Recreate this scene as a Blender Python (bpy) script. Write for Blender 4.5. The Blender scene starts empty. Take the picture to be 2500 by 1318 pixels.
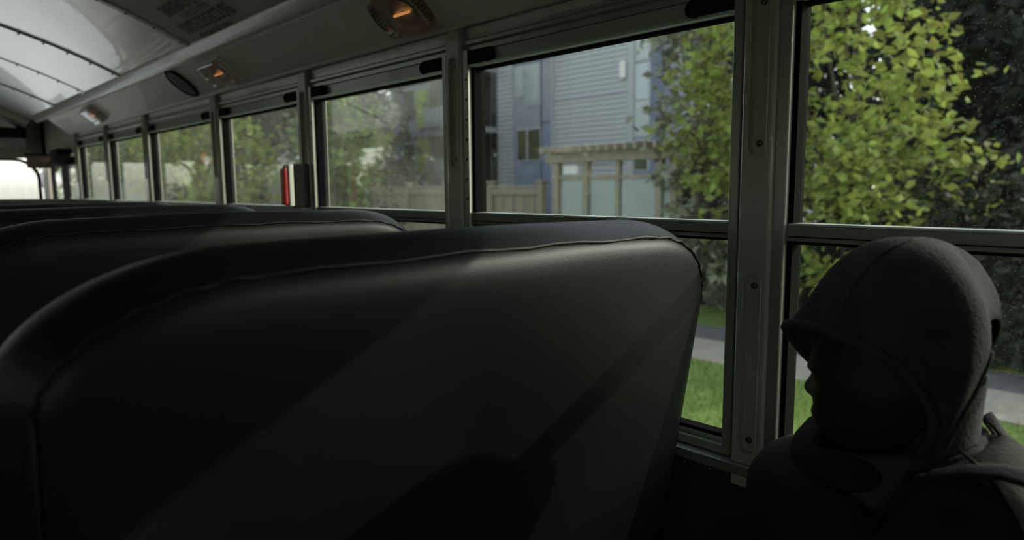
import bpy, bmesh, math, random
from mathutils import Vector, Matrix, noise
random.seed(7)
S = bpy.context.scene
COL = S.collection
# ------------------------------------------------------------------ camera, sky, sun, exposure
cam = bpy.data.cameras.new('camera'); cam_o = bpy.data.objects.new('camera', cam); COL.objects.link(cam_o)
yaw, pitch, roll = .7545, .1231, -.0084
fw = Vector((math.sin(yaw)*math.cos(pitch), math.cos(yaw)*math.cos(pitch), -math.sin(pitch)))
rt = Vector((math.cos(yaw), -math.sin(yaw), 0)); up = rt.cross(fw)
r2 = rt*math.cos(roll) + up*math.sin(roll); u2 = up*math.cos(roll) - rt*math.sin(roll)
mw = Matrix((r2, u2, -fw)).transposed().to_4x4(); mw.translation = (.12, 0, 1.16)
cam_o.matrix_world = mw
cam.sensor_width = 36; cam.sensor_fit = 'HORIZONTAL'; cam.lens = 24.0
cam.clip_start = .02; cam.clip_end = 400
cam.dof.use_dof = True; cam.dof.focus_distance = 1.15; cam.dof.aperture_fstop = 3.6
S.camera = cam_o
world = bpy.data.worlds.new('sky'); S.world = world; world.use_nodes = True
wn = world.node_tree.nodes; wl = world.node_tree.links; wn.clear()
sky = wn.new('ShaderNodeTexSky'); sky.sky_type = 'NISHITA'; sky.sun_disc = False
sky.sun_elevation = math.radians(24); sky.sun_rotation = math.radians(124); sky.air_density = 1.0; sky.dust_density = 1.0
bg = wn.new('ShaderNodeBackground'); bg.inputs[1].default_value = .38
wo = wn.new('ShaderNodeOutputWorld'); hs = wn.new('ShaderNodeHueSaturation'); hs.inputs['Saturation'].default_value = .42; wl.new(sky.outputs[0], hs.inputs['Color']); wl.new(hs.outputs[0], bg.inputs[0]); wl.new(bg.outputs[0], wo.inputs[0])
sun = bpy.data.lights.new('sun', 'SUN'); sun.energy = 1.7; sun.angle = math.radians(.6); sun.color = (1, .93, .8)
sun_o = bpy.data.objects.new('sun', sun); COL.objects.link(sun_o); sun_o.location = (15, -10, 9)
sun_o.rotation_euler = Vector((-1.5, 1, -.85)).to_track_quat('-Z', 'Y').to_euler()
S.view_settings.view_transform = 'Standard'; S.view_settings.look = 'None'
S.view_settings.gamma = 1; S.view_settings.use_curve_mapping = False
S.view_settings.exposure = 0.0
# ------------------------------------------------------------------ materials
def mat(name, col, rough=.5, metal=0, var=.12, scale=8, bump=0, bscale=60, coat=0, spec=.5, trans=0, col2=None, island=0, stretch=None):
    m = bpy.data.materials.new(name); m.use_nodes = True
    n, l = m.node_tree.nodes, m.node_tree.links
    b = n['Principled BSDF']; b.inputs['Roughness'].default_value = rough; b.inputs['Metallic'].default_value = metal
    b.inputs['Specular IOR Level'].default_value = spec; b.inputs['Coat Weight'].default_value = coat
    tc = n.new('ShaderNodeTexCoord'); src = tc.outputs['Object']
    if stretch:
        mp = n.new('ShaderNodeMapping'); mp.inputs['Scale'].default_value = stretch; l.new(src, mp.inputs[0]); src = mp.outputs[0]
    nz = n.new('ShaderNodeTexNoise'); nz.inputs['Scale'].default_value = scale; nz.inputs['Detail'].default_value = 5
    l.new(src, nz.inputs['Vector'])
    cr = n.new('ShaderNodeValToRGB'); c2 = col2 or tuple(min(1, c*(1+var)) for c in col)
    cr.color_ramp.elements[0].color = (*[c*(1-var) for c in col], 1); cr.color_ramp.elements[1].color = (*c2, 1)
    cr.color_ramp.elements[0].position = .3; cr.color_ramp.elements[1].position = .7
    l.new(nz.outputs['Fac'], cr.inputs[0]); out = cr.outputs[0]
    if island:
        g = n.new('ShaderNodeNewGeometry'); h = n.new('ShaderNodeHueSaturation')
        m1 = n.new('ShaderNodeMapRange'); m1.inputs[3].default_value = 1-island; m1.inputs[4].default_value = 1+island
        m2 = n.new('ShaderNodeMapRange'); m2.inputs[3].default_value = .5-.035*island*2; m2.inputs[4].default_value = .5+.035*island*2
        l.new(g.outputs['Random Per Island'], m1.inputs[0]); l.new(g.outputs['Random Per Island'], m2.inputs[0])
        l.new(m1.outputs[0], h.inputs['Value']); l.new(m2.outputs[0], h.inputs['Hue']); l.new(out, h.inputs['Color']); out = h.outputs[0]
    l.new(out, b.inputs['Base Color'])
    if bump:
        nb = n.new('ShaderNodeTexNoise'); nb.inputs['Scale'].default_value = bscale; nb.inputs['Detail'].default_value = 4
        l.new(src, nb.inputs['Vector'])
        bp = n.new('ShaderNodeBump'); bp.inputs['Strength'].default_value = bump; bp.inputs['Distance'].default_value = .004
        l.new(nb.outputs['Fac'], bp.inputs['Height']); l.new(bp.outputs[0], b.inputs['Normal'])
    if trans:
        t = n.new('ShaderNodeBsdfTranslucent'); mx = n.new('ShaderNodeMixShader'); mx.inputs[0].default_value = trans
        l.new(out, t.inputs[0]); l.new(b.outputs[0], mx.inputs[1]); l.new(t.outputs[0], mx.inputs[2])
        l.new(mx.outputs[0], n['Material Output'].inputs[0])
    return m
def emit(name, col, s):
    m = bpy.data.materials.new(name); m.use_nodes = True; b = m.node_tree.nodes['Principled BSDF']
    b.inputs['Base Color'].default_value = (*col, 1); b.inputs['Emission Color'].default_value = (*col, 1); b.inputs['Emission Strength'].default_value = s
    return m
def glass(name, tint, film, dust, refl=.9, filmcol=(.62, .62, .56), zline=None):
    # thin pane: clear + fresnel mirror + a film of road dirt and painted haze, with specks
    m = bpy.data.materials.new(name); m.use_nodes = True; n, l = m.node_tree.nodes, m.node_tree.links
    n.remove(n['Principled BSDF'])
    tr = n.new('ShaderNodeBsdfTransparent'); tr.inputs[0].default_value = (*tint, 1)
    gl = n.new('ShaderNodeBsdfGlossy'); gl.inputs['Roughness'].default_value = .02
    fr = n.new('ShaderNodeFresnel'); fr.inputs[0].default_value = 1.45
    mf = n.new('ShaderNodeMath'); mf.operation = 'MULTIPLY'; mf.inputs[1].default_value = refl; l.new(fr.outputs[0], mf.inputs[0])
    m1 = n.new('ShaderNodeMixShader'); l.new(mf.outputs[0], m1.inputs[0]); l.new(tr.outputs[0], m1.inputs[1]); l.new(gl.outputs[0], m1.inputs[2])
    tc = n.new('ShaderNodeTexCoord')
    nz = n.new('ShaderNodeTexNoise'); nz.inputs['Scale'].default_value = 7; nz.inputs['Detail'].default_value = 6; l.new(tc.outputs['Object'], nz.inputs[0])
    mr = n.new('ShaderNodeMapRange'); mr.inputs[1].default_value = .35; mr.inputs[2].default_value = .75; mr.inputs[3].default_value = film*.45; mr.inputs[4].default_value = film*1.5
    l.new(nz.outputs['Fac'], mr.inputs[0]); f = mr.outputs[0]
    vo = n.new('ShaderNodeTexVoronoi'); vo.inputs['Scale'].default_value = 160; vo.inputs['Randomness'].default_value = 1; l.new(tc.outputs['Object'], vo.inputs[0])
    lt = n.new('ShaderNodeMath'); lt.operation = 'LESS_THAN'; lt.inputs[1].default_value = .13; l.new(vo.outputs['Distance'], lt.inputs[0])
    ms = n.new('ShaderNodeMath'); ms.operation = 'MULTIPLY'; ms.inputs[1].default_value = dust; l.new(lt.outputs[0], ms.inputs[0])
    ad = n.new('ShaderNodeMath'); ad.operation = 'ADD'; l.new(f, ad.inputs[0]); l.new(ms.outputs[0], ad.inputs[1])
    tl = n.new('ShaderNodeBsdfTranslucent'); tl.inputs[0].default_value = (*filmcol, 1)
    m2 = n.new('ShaderNodeMixShader'); l.new(ad.outputs[0], m2.inputs[0]); l.new(m1.outputs[0], m2.inputs[1]); l.new(tl.outputs[0], m2.inputs[2])
    l.new(m2.outputs[0], n['Material Output'].inputs[0])
    return m
M = dict(
    paint=mat('grey enamel paint', (.50, .51, .41), .30, 0, .06, 5, .04, 300, .35),
    cornice=mat('cornice enamel', (.60, .565, .465), .45, 0, .05, 3, .04, 200, .1),
    lowpanel=mat('dark lower wall panel', (.05, .055, .05), .5, .2, .2, 30, .1, 120),
    alu=mat('aluminium window frame', (.46, .475, .40), .34, .5, .08, 30, 0, 60, 0, .5, stretch=(1, 1, .1)),
    darkalu=mat('dull grey rail', (.27, .27, .225), .42, .3, .1, 20),
    lip=mat('pale highlight lip', (.72, .78, .70), .35, .2),  # pale colour puts the bright highlight lines into the lips
    rubber=mat('black rubber seal', (.008, .008, .008), .95, spec=.05),
    black=mat('black plastic', (.012, .012, .012), .8, spec=.15),
    brass=mat('brass screw', (.20, .17, .10), .35, .9, .2, 90),
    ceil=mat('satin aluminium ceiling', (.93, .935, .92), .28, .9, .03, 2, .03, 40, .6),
    ceil2=mat('matt darker ceiling', (.30, .32, .27), .55, 0, .05, 30, .25, 500),  # dark colour stands in for the reflection the near panels lack
    rail=mat('ceiling rail', (.50, .50, .44), .32, .1, .06, 6, 0, 60, .2),
    ink=mat('dark green lettering ink', (.03, .035, .025), .6),
    vinyl=mat('dark green-grey seat vinyl', (.0085, .0112, .0112), .42, 0, .12, 9, .12, 700, 0, .32),
    piping=mat('seat piping', (.022, .024, .020), .42, 0, .1, 40, .2, 300),
    tube=mat('seat frame steel', (.05, .05, .05), .4, .6),
    floor=mat('ribbed black floor', (.03, .03, .03), .6, 0, .2, 30, .3, 80),
    white=mat('white lamp housing', (.78, .77, .72), .4, 0, .03),
    red=mat('red plastic', (.45, .02, .015), .35, 0, .05),
    grille=mat('black speaker grille', (.02, .021, .018), .6, 0, .3, 200, .8, 600),
    brownp=mat('brown visor panel', (.16, .12, .08), .6),
    mirror=mat('mirror glass', (.55, .57, .66), .08, 1, .05),
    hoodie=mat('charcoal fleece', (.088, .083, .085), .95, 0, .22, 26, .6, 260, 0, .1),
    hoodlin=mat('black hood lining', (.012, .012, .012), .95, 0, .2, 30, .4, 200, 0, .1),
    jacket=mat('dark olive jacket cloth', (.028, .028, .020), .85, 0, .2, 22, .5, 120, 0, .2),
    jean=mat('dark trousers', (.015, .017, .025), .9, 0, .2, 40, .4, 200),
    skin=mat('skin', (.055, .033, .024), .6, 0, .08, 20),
    hair=mat('dark hair', (.01, .008, .006), .6),
    web=mat('black webbing', (.012, .012, .011), .8, 0, .2, 80, .5, 300),
    grass=mat('lawn green', (.135, .21, .035), .9, 0, .25, .9, .3, 30, col2=(.22, .30, .06)),
    blade=mat('grass blades', (.15, .25, .04), .8, 0, .2, 2, trans=.4, island=.35),
    walk=mat('pale concrete path', (.36, .325, .26), .9, 0, .1, 3, .2, 60),
    asph=mat('dark asphalt', (.12, .12, .125), .9, 0, .15, 12, .3, 90),
    road_bounce=mat('pale bounce road', (.74, .73, .69), .9, 0, .06, 3, .2, 40),  # kept very pale to reflect light up to the ceiling
    roadm=mat('worn grey road', (.16, .16, .155), .9, 0, .12, 6, .3, 60),
    kerb=mat('kerb concrete', (.30, .30, .27), .9, 0, .12, 9),
    soil=mat('dark soil', (.05, .045, .03), .95, 0, .3, 3),  # the soil's own dark brown
    leafy=mat('yellow-green maple leaves', (.30, .35, .075), .6, 0, .25, .9, trans=.5, island=.5),
    leafg=mat('grey-green laurel leaves', (.25, .265, .17), .4, 0, .25, 1.2, trans=.25, island=.5),
    leafm=mat('mid green leaves', (.18, .25, .06), .6, 0, .25, 1, trans=.45, island=.5),
    leafb=mat('dull background leaves', (.11, .125, .07), .7, 0, .25, .5, trans=.3, island=.4),
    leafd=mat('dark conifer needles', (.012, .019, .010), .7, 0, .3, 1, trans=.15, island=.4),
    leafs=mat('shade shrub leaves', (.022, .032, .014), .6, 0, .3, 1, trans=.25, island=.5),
    bark=mat('bark', (.07, .055, .04), .95, 0, .3, 14, .8, 30),
    siding=mat('grey lap siding', (.44, .455, .46), .8, 0, .05, 2),
    panelb=mat('slate blue panel', (.26, .30, .40), .7, 0, .06, 2),
    panelg=mat('pale violet-grey panel', (.33, .345, .38), .7, 0, .05, 2),
    blue=mat('blue trim', (.16, .26, .56), .6),
    lime=mat('lime green panel', (.32, .46, .05), .6),
    navy=mat('navy blue wall', (.045, .08, .13), .6, 0, .15, 1),
    wframe=mat('white window frame', (.55, .56, .56), .5),
    bglass=mat('dark window glass', (.045, .055, .045), .35, 0, .4, .8, spec=.2, col2=(.12, .14, .07)),  # green patches put a reflection into the glass colour
    bblind=mat('window with pale blind', (.42, .47, .46), .3, 0, .15, 2),
    balg=mat('pale balcony glass', (.38, .46, .48), .15, 0, .1, 1),
    darkin=mat('dark balcony recess', (.03, .03, .03), .8),
    wood=mat('weathered fence wood', (.30, .265, .19), .85, 0, .2, 5, .3, 40, stretch=(1, 1, .15)),
    wood2=mat('pergola timber', (.33, .30, .22), .85, 0, .15, 5, .3, 40),
    frost=mat('frosted gate panel', (.36, .41, .38), .35, 0, .08, 1.5),
    signo=mat('orange sign face', (.75, .25, .05), .5), signw=mat('white sign face', (.75, .74, .68), .5),
    pole=mat('galvanised pole', (.28, .30, .29), .5, .4),
    carw=mat('white car paint', (.55, .56, .56), .25, 0, .02, 3, 0, 60, .5),
    outgrey=mat('grey stand-in', (.20, .20, .175), .9, 0, .1, 1),
    bulb=emit('warm bulb', (1, .42, .14), .55),
)
M['pane'] = glass('side window glass', (.94, .96, .93), .003, .05, .26)
M['pane_haze'] = glass('hazy side window glass', (.90, .92, .88), .034, .06, .30)  # heavier film paints in the milky haze of reflections
M['shield'] = glass('windshield glass', (.96, .97, .96), .02, .05)
M['lens'] = glass('clear lamp lens', (.95, .95, .93), .05, .1, 1.6)
# ------------------------------------------------------------------ mesh helpers
class MB:
    def __init__(s): s.v = []; s.f = []
    def quad_add(s, vs, fs):
        o = len(s.v); s.v += [tuple(p) for p in vs]; s.f += [tuple(i+o for i in q) for q in fs]; return s
    def box(s, x0, x1, y0, y1, z0, z1):
        return s.quad_add([(x0,y0,z0),(x1,y0,z0),(x1,y1,z0),(x0,y1,z0),(x0,y0,z1),(x1,y0,z1),(x1,y1,z1),(x0,y1,z1)],
            [(0,3,2,1),(4,5,6,7),(0,1,5,4),(1,2,6,5),(2,3,7,6),(3,0,4,7)])
    def sweep(s, poly, y0, y1):           # polygon in XZ swept along Y
        n = len(poly)
        return s.quad_add([(x,y0,z) for x,z in poly]+[(x,y1,z) for x,z in poly],
            [tuple(range(n)), tuple(range(2*n-1, n-1, -1))]+[(i,i+n,(i+1)%n+n,(i+1)%n) for i in range(n)])
    def sweepz(s, poly, z0, z1):          # polygon in XY swept along Z
        n = len(poly)
        return s.quad_add([(x,y,z0) for x,y in poly]+[(x,y,z1) for x,y in poly],
            [tuple(range(n-1,-1,-1)), tuple(range(n, 2*n))]+[(i,(i+1)%n,(i+1)%n+n,i+n) for i in range(n)])
    def tube(s, pts, r, n=8, closed=False):
        pts = [Vector(p) for p in pts]; k = len(pts); rr = r if isinstance(r, (list, tuple)) else [r]*k
        vs = []; prev = None
        for i, p in enumerate(pts):
            a = pts[(i-1) % k] if (closed or i) else p; b = pts[(i+1) % k] if (closed or i < k-1) else p
            t = (b-a).normalized()
            if prev is None: prev = t.orthogonal().normalized()
            u = (prev - t*prev.dot(t)).normalized(); prev = u; w = t.cross(u)
            vs += [p + (u*math.cos(2*math.pi*j/n) + w*math.sin(2*math.pi*j/n))*rr[i] for j in range(n)]
        fs = []
        for i in range(k if closed else k-1):
            for j in range(n):
                a = i*n; b = ((i+1) % k)*n; fs.append((a+j, a+(j+1) % n, b+(j+1) % n, b+j))
        if not closed: fs += [tuple(range(n-1,-1,-1)), tuple((k-1)*n+j for j in range(n))]
        return s.quad_add(vs, fs)
    def grid(s, rows, close=False):
        n = len(rows[0]); vs = [p for r in rows for p in r]; fs = []
        for i in range(len(rows)-1):
            for j in range(n if close else n-1):
                fs.append((i*n+j, i*n+(j+1) % n, (i+1)*n+(j+1) % n, (i+1)*n+j))
        return s.quad_add(vs, fs)
    def lathe(s, prof, c, axis, n=24):    # prof: (radius, height) along axis from c
        ax = Vector(axis).normalized(); u = ax.orthogonal().normalized(); w = ax.cross(u); c = Vector(c)
        rows = [[c + ax*h + (u*math.cos(2*math.pi*j/n) + w*math.sin(2*math.pi*j/n))*max(r, 1e-5) for j in range(n)] for r, h in prof]
        return s.grid(rows, True)
    def build(s, name, m, parent=None, bevel=0, seg=2, smooth=False, subsurf=0, solid=0, kind=None):
        me = bpy.data.meshes.new(name); me.from_pydata(s.v, [], s.f)
        bm = bmesh.new(); bm.from_mesh(me)
        bmesh.ops.recalc_face_normals(bm, faces=bm.faces)
        if bevel: bmesh.ops.bevel(bm, geom=list(bm.edges), offset=bevel, segments=seg, affect='EDGES', profile=.6, clamp_overlap=True)
        bm.to_mesh(me); bm.free()
        me.materials.append(M[m] if isinstance(m, str) else m)
        if smooth: me.polygons.foreach_set('use_smooth', [True]*len(me.polygons))
        o = bpy.data.objects.new(name, me); COL.objects.link(o)
        if parent: o.parent = parent
        if subsurf:
            q = o.modifiers.new('subdivision', 'SUBSURF'); q.levels = q.render_levels = subsurf
        if solid:
            q = o.modifiers.new('thickness', 'SOLIDIFY'); q.thickness = solid; q.offset = -1
        if kind: o['kind'] = kind
        return o
def empty(name, loc=(0, 0, 0)):
    o = bpy.data.objects.new(name, None); COL.objects.link(o); o.location = loc; o.empty_display_size = .1; return o
def tag(o, label, cat, group=None):
    o['label'] = label; o['category'] = cat
    if group: o['group'] = group
    return o
def struct(o): o['kind'] = 'structure'; return o
def dup(o, parent=None, off=None):
    c = o.copy(); COL.objects.link(c); c.parent = parent; c.matrix_parent_inverse = o.matrix_parent_inverse.copy()
    if off is not None: c.location = Vector(o.location) + Vector(off)
    for ch in o.children: dup(ch, c)
    return c
def rbox(name, m, parent, *a, bevel=.004, seg=2, smooth=False): return MB().box(*a).build(name, m, parent, bevel, seg, smooth)
# ------------------------------------------------------------------ bus shell
Y0, PI = .4727, .75
def yk(k): return Y0 + PI*k + (.169 if k >= 4 else 0)
REAR, FRONT = -1.9, 6.55
XG, XP = 1.172, 1.132
ZTOP, ZGT, ZM1, ZM0, ZB, ZS = 1.511, 1.428, 1.097, 1.0715, .736, .708
fl = struct(MB().box(-1.2, 1.2, REAR, FRONT, -.06, 0).build('floor', 'floor'))
for i, x in enumerate((-.16, -.08, 0, .08, .16)):
    rbox('floor_rib', 'floor', fl, x-.012, x+.012, REAR, FRONT-.6, 0, .004, bevel=0)
def wall(side):
    s = 1 if side == 'right' else -1
    w = MB(); end = 5.25 if s > 0 else FRONT
    w.box(min(s*1.155, s*1.2), max(s*1.155, s*1.2), REAR, end, 0, ZS-.012)
    w.box(min(s*1.165, s*1.2), max(s*1.165, s*1.2), REAR, end, ZTOP, 1.75)
    o = struct(w.build('wall_'+side, 'lowpanel'))
    lg = MB().sweep([(s*1.118, ZS-.005), (s*1.20, ZS-.005), (s*1.20, ZS-.028), (s*1.155, ZS-.028), (s*1.118, ZS-.022)], REAR, end)
    lg.build('sill_ledge', 'darkalu', o, .002)
    return o
WR = wall('right'); WL = wall('left')
# one post: hat section with two pressed slots and four screws
def make_post(parent, y, s, lod):
    a, b = y+.0206, y+.0764; c = (a+b)/2; w = .0115
    p = MB(); zt, zb = ZTOP+.02, ZS-.045
    xin, xo = XP, 1.19
    zs = []
    for (t, bt) in ((1.452, 1.205), (1.015, .722)):
        n = 6
        top = [(t - w*(1-math.cos(math.pi/2*i/n))*1.0, math.sin(math.pi/2*(i)/n)) for i in range(n+1)]
        for z, f in top: zs.append((z, f))
        for z, f in [(bt + w*(1-math.cos(math.pi/2*i/n)), math.sin(math.pi/2*i/n)) for i in range(n, -1, -1)]: zs.append((z, f))
    rows = []
    def row(z, f):
        ww = max(.0005, w*f); d = .009 if f > .02 else 0
        pts = [(xo, a-.002)] + [(xin+.007-.007*math.sin(q*math.pi/8), a+.007-.007*math.cos(q*math.pi/8)) for q in range(5)] + [(xin, c-ww-.003), (xin+d, c-ww+.0005), (xin+d, c+ww-.0005), (xin, c+ww+.003)] + [(xin+.007-.007*math.cos(q*math.pi/8), b-.007+.007*math.sin(q*math.pi/8)) for q in range(5)] + [(xo, b+.002)]
        return [(s*x, yy, z) for x, yy in pts]
    rows.append(row(zt, 0))
    for z, f in zs: rows.append(row(z, f))
    rows.append(row(zb, 0))
    p.grid(rows)
    o = p.build('post', 'paint', parent)
    if lod:
        for z in (1.434, 1.222, .998, .742):
            MB().lathe([(.0055, 0), (.0055, .0015), (.0038, .0035), (.001, .0028)], (s*(xin+.009), c, z), (-s, 0, 0), 10).build('screw', 'brass', o, smooth=True)
        for t_, b_ in ((1.452, 1.205), (1.015, .722)):
            rim = [(s*(xin-.0002), c+(w+.0035)*math.cos(q*math.pi/8), t_-w+(w+.0035)*math.sin(q*math.pi/8)) for q in range(9)] + [(s*(xin-.0002), c-(w+.0035)*math.cos(q*math.pi/8), b_+w-(w+.0035)*math.sin(q*math.pi/8)) for q in range(9)]
            MB().tube(rim, .0017, 6, True).build('slot_glint_bead', 'paint', o, smooth=True)  # bead added so the slot edges catch bright lines of light
    return o
posts = [k for k in range(-3, 7)]
for k in posts:
    make_post(WR, yk(k), 1, k >= -1 and k <= 3)
    make_post(WL, yk(k), -1, False)
# rivet heads on the lower panel below the sill
rv = MB().lathe([(.0055, 0), (.005, .002), (.003, .0035), (.0005, .004)], (0, 0, 0), (-1, 0, 0), 8).build('rivet', 'brass', WR, smooth=True)
rv.location = (1.155, .60, .664)
for i, (y, z) in enumerate([(.65, .664), (.55, .655), (.505, .648), (.46, .64), (.50, .61), (.70, .664), (.41, .64), (.36, .64), (.75, .664), (.80, .664), (.85, .664), (.9, .664)]):
    c = rv.copy(); COL.objects.link(c); c.location = (1.155, y, z)
# windows: sash frames, panes, latches
def make_window(idx, yb, yf, s, haze, detail):
    root = struct(empty('window_%d' % idx, (s*XG, (yb+yf)/2, ZB)))
    def B(name, m, x0, x1, y0, y1, z0, z1, bevel=.0015, par=root):
        o = MB().box(min(s*x0, s*x1), max(s*x0, s*x1), y0, y1, z0, z1).build(name, m, par, bevel, 1)
        if par is root: o.matrix_parent_inverse = Matrix.Translation(-Vector(root.location))
        return o
    # outer frame: header with two ridges, jambs, sill
    h = MB().sweep([(s*1.150, 1.462), (s*1.150, 1.474), (s*1.143, 1.477), (s*1.143, 1.486), (s*1.150, 1.489), (s*1.150, 1.498), (s*1.146, ZTOP+.01), (s*1.19, ZTOP+.01), (s*1.19, 1.462)], yb-.03, yf+.03).build('header', 'alu', root, .001, 1)
    h.matrix_parent_inverse = Matrix.Translation(-Vector(root.location))
    B('jamb', 'alu', 1.138, 1.19, yf+.002, yf+.021, ZS, 1.465)
    B('jamb', 'alu', 1.138, 1.19, yb-.0215, yb-.006, ZS, 1.465)
    B('sill', 'alu', 1.140, 1.19, yb-.02, yf+.02, ZS-.004, ZS+.012)
    # upper sash
    B('upper_sash_rail', 'paint', 1.150, 1.178, yb, yf, ZGT+.004, 1.461)
    B('upper_sash_lip', 'lip', 1.141, 1.178, yb, yf, ZGT-.001, ZGT+.0045, .0008)
    B('upper_seal', 'rubber', 1.158, 1.176, yb, yf, ZGT-.006, ZGT-.001, .0005)
    B('side_seal', 'rubber', 1.150, 1.183, yf-.006, yf+.003, ZB, ZGT, .0005)
    B('side_seal', 'rubber', 1.160, 1.18, yb-.006, yb, ZB, ZGT, .0005)
    mr = B('mid_rail', 'darkalu', 1.148, 1.180, yb-.004, yf+.004, ZM0, ZM1, .002)
    B('rail_highlight', 'lip', 1.1485, 1.178, yb, yf, ZM1-.001, ZM1+.0018, 0)  # pale strip added for the highlight along the rail top
    B('rail_groove', 'rubber', 1.1475, 1.15, yb, yf, ZM0+.006, ZM0+.008, 0)
    B('rail_seal', 'rubber', 1.155, 1.178, yb, yf, ZM0-.005, ZM0, 0)
    B('lower_sash_rail', 'alu', 1.150, 1.180, yb, yf, ZS+.012, ZB-.008)
    B('lower_seal', 'rubber', 1.154, 1.178, yb, yf, ZB-.008, ZB-.002, .0005)
    B('upper_pane', 'pane_haze' if haze else 'pane', XG-.002, XG+.002, yb-.004, yf+.004, ZM1-.01, ZGT+.01, 0)
    B('lower_pane', 'pane', XG+.004, XG+.008, yb-.004, yf+.004, ZB-.01, ZM0+.01, 0)
    for d, yy in ((-1, yf), (1, yb)):
        L = .085
        l = MB()
        y0, y1 = (yy-L, yy+.001) if d < 0 else (yy-.001, yy+L)
        l.box(min(s*1.136, s*1.150), max(s*1.136, s*1.150), y0+(.02 if d < 0 else 0), y1-(0 if d < 0 else .02), ZGT+.0045, ZGT+.034)
        o = l.build('latch', 'black', root, .003, 2); o.matrix_parent_inverse = Matrix.Translation(-Vector(root.location))
        cy = y0+.018 if d < 0 else y1-.018
        kb = MB().grid([[(s*(1.1435-.013*math.sqrt(max(0, 1-r*r))), cy+.019*r*math.cos(2*math.pi*j/16), ZGT+.0185+.0165*r*math.sin(2*math.pi*j/16)) for j in range(16)] for r in (1, .97, .85, .6, .3, .01)], True)
        k = kb.build('latch_knob', 'black', o, smooth=True)
    if detail:                      # peg holes up the forward jamb, drain screw on the sash lip
        for i in range(7):
            z = ZM1+.03+i*.045
            B('peg_hole', 'rubber', 1.1375, 1.1395, yf+.006, yf+.0105, z, z+.006, 0)
        B('drain_slot', 'rubber', 1.1455, 1.1465, yb+.06, yb+.085, ZGT+.0005, ZGT+.003, 0)
    return root
n = 0
for k in range(-2, 7):
    n += 1
    make_window(n, yk(k-1)+.1025, yk(k), 1, k >= 2, 1 <= k <= 3)
for k in range(-2, 7):
    n += 1
    make_window(n, yk(k-1)+.1025, yk(k), -1, False, False)
NWIN = n
# cornice panels, rails, ceiling
def arc(x): return 1.88 - .243*x*x
for s, nm in ((1, 'trim_1'), (-1, 'trim_2')):
    c = MB().sweep([(s*1.128, ZTOP+.002), (s*1.124, ZTOP+.0), (s*1.120, ZTOP+.004), (s*1.119, ZTOP+.010), (s*1.006, 1.612), (s*1.02, 1.622), (s*1.19, 1.622), (s*1.19, ZTOP+.004)], REAR, 5.28)
    struct(c.build(nm, 'cornice', None, .0015, 2))
for s, nm in ((1, 'trim_3'), (-1, 'trim_4')):
    c = MB().sweep([(s*1.012, 1.605), (s*1.002, 1.606), (s*.992, 1.614), (s*.985, 1.626), (s*.978, 1.640), (s*.972, 1.654), (s*.99, 1.662), (s*1.03, 1.64)], REAR, 5.6)
    struct(c.build(nm, 'rail', None, .0025, 2, True))
CE = struct(empty('ceiling', (0, 2, 1.88)))
def place(o, root): o.matrix_parent_inverse = Matrix.Translation(-Vector(root.location)); return o
seams = [REAR, -1.1, -.2, .7, 1.6, 2.53, 3.42, 4.09, 4.85, 5.75]
xs = [-1.0+2.0*i/40 for i in range(41)]
panels = []
for i in range(len(seams)-1):
    a, b = seams[i], seams[i+1]
    lap = .004 if i % 2 else 0
    m = 'ceil' if a >= 2.4 else 'ceil2'  # near panels take the darker finish, front ones the reflecting one
    rows = [[(x, y, arc(x)+lap) for x in xs] for y in (a-.02, b+.02 if i == len(seams)-2 else b)]
    top = [[(x, y, arc(x)+.012) for x in xs] for y in (b if i < len(seams)-2 else b+.02, a-.02)]
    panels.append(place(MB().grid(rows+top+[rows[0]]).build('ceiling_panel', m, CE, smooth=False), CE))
for i, y in enumerate(seams[1:-1]):
    st = MB().grid([[(x, y+dy, arc(x)-dz) for x in xs] for dy, dz in ((-.016, -.001), (-.014, .004), (.014, .004), (.016, -.001))])
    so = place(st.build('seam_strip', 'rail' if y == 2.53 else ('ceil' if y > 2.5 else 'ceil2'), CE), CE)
    if y > 1:
        for x in [.3+.0815*j for j in range(9)]:
            q = MB().lathe([(.007, 0), (.006, .003), (.001, .0045)], (x, y, arc(x)-.004), (2*.243*x, 0, -1), 8).build('rivet', 'darkalu', so, smooth=True)
# stencilled lettering on the ceiling beside the rail (reads from the aisle)
def lettering(body, size, y_left, x_top, panel, width=None):
    cu = bpy.data.curves.new('lettering', 'FONT'); cu.body = body; cu.size = size; cu.offset = size*.012
    t = bpy.data.objects.new('lettering', cu); COL.objects.link(t)
    dg = bpy.context.evaluated_depsgraph_get(); dg.update()
    me = bpy.data.meshes.new_from_object(t.evaluated_get(dg)); bpy.data.objects.remove(t)
    xsv = [v.co.x for v in me.vertices]; w = max(xsv)-min(xsv); k = (width/w) if width else 1
    for v in me.vertices:
        X = x_top + size*.72 - v.co.y; Yw = y_left - v.co.x*k
        v.co = (X, Yw, arc(X)-.0025 - .001)
    me.materials.append(M['ink']); o = bpy.data.objects.new('lettering', me); COL.objects.link(o); o.parent = CE; place(o, CE); return o
lettering('EMERGENCY EXIT', .058, 2.352, .826, panels[4], .29)
lettering('PUSH TO OPEN', .023, 2.300, .876, panels[4], .21)
lettering('SORTIE DE SECOURS', .060, 2.412, .900, panels[4], .395)
lettering('POUSSER POUR OUVRIR', .022, 2.364, .956, panels[4], .25)
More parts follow.
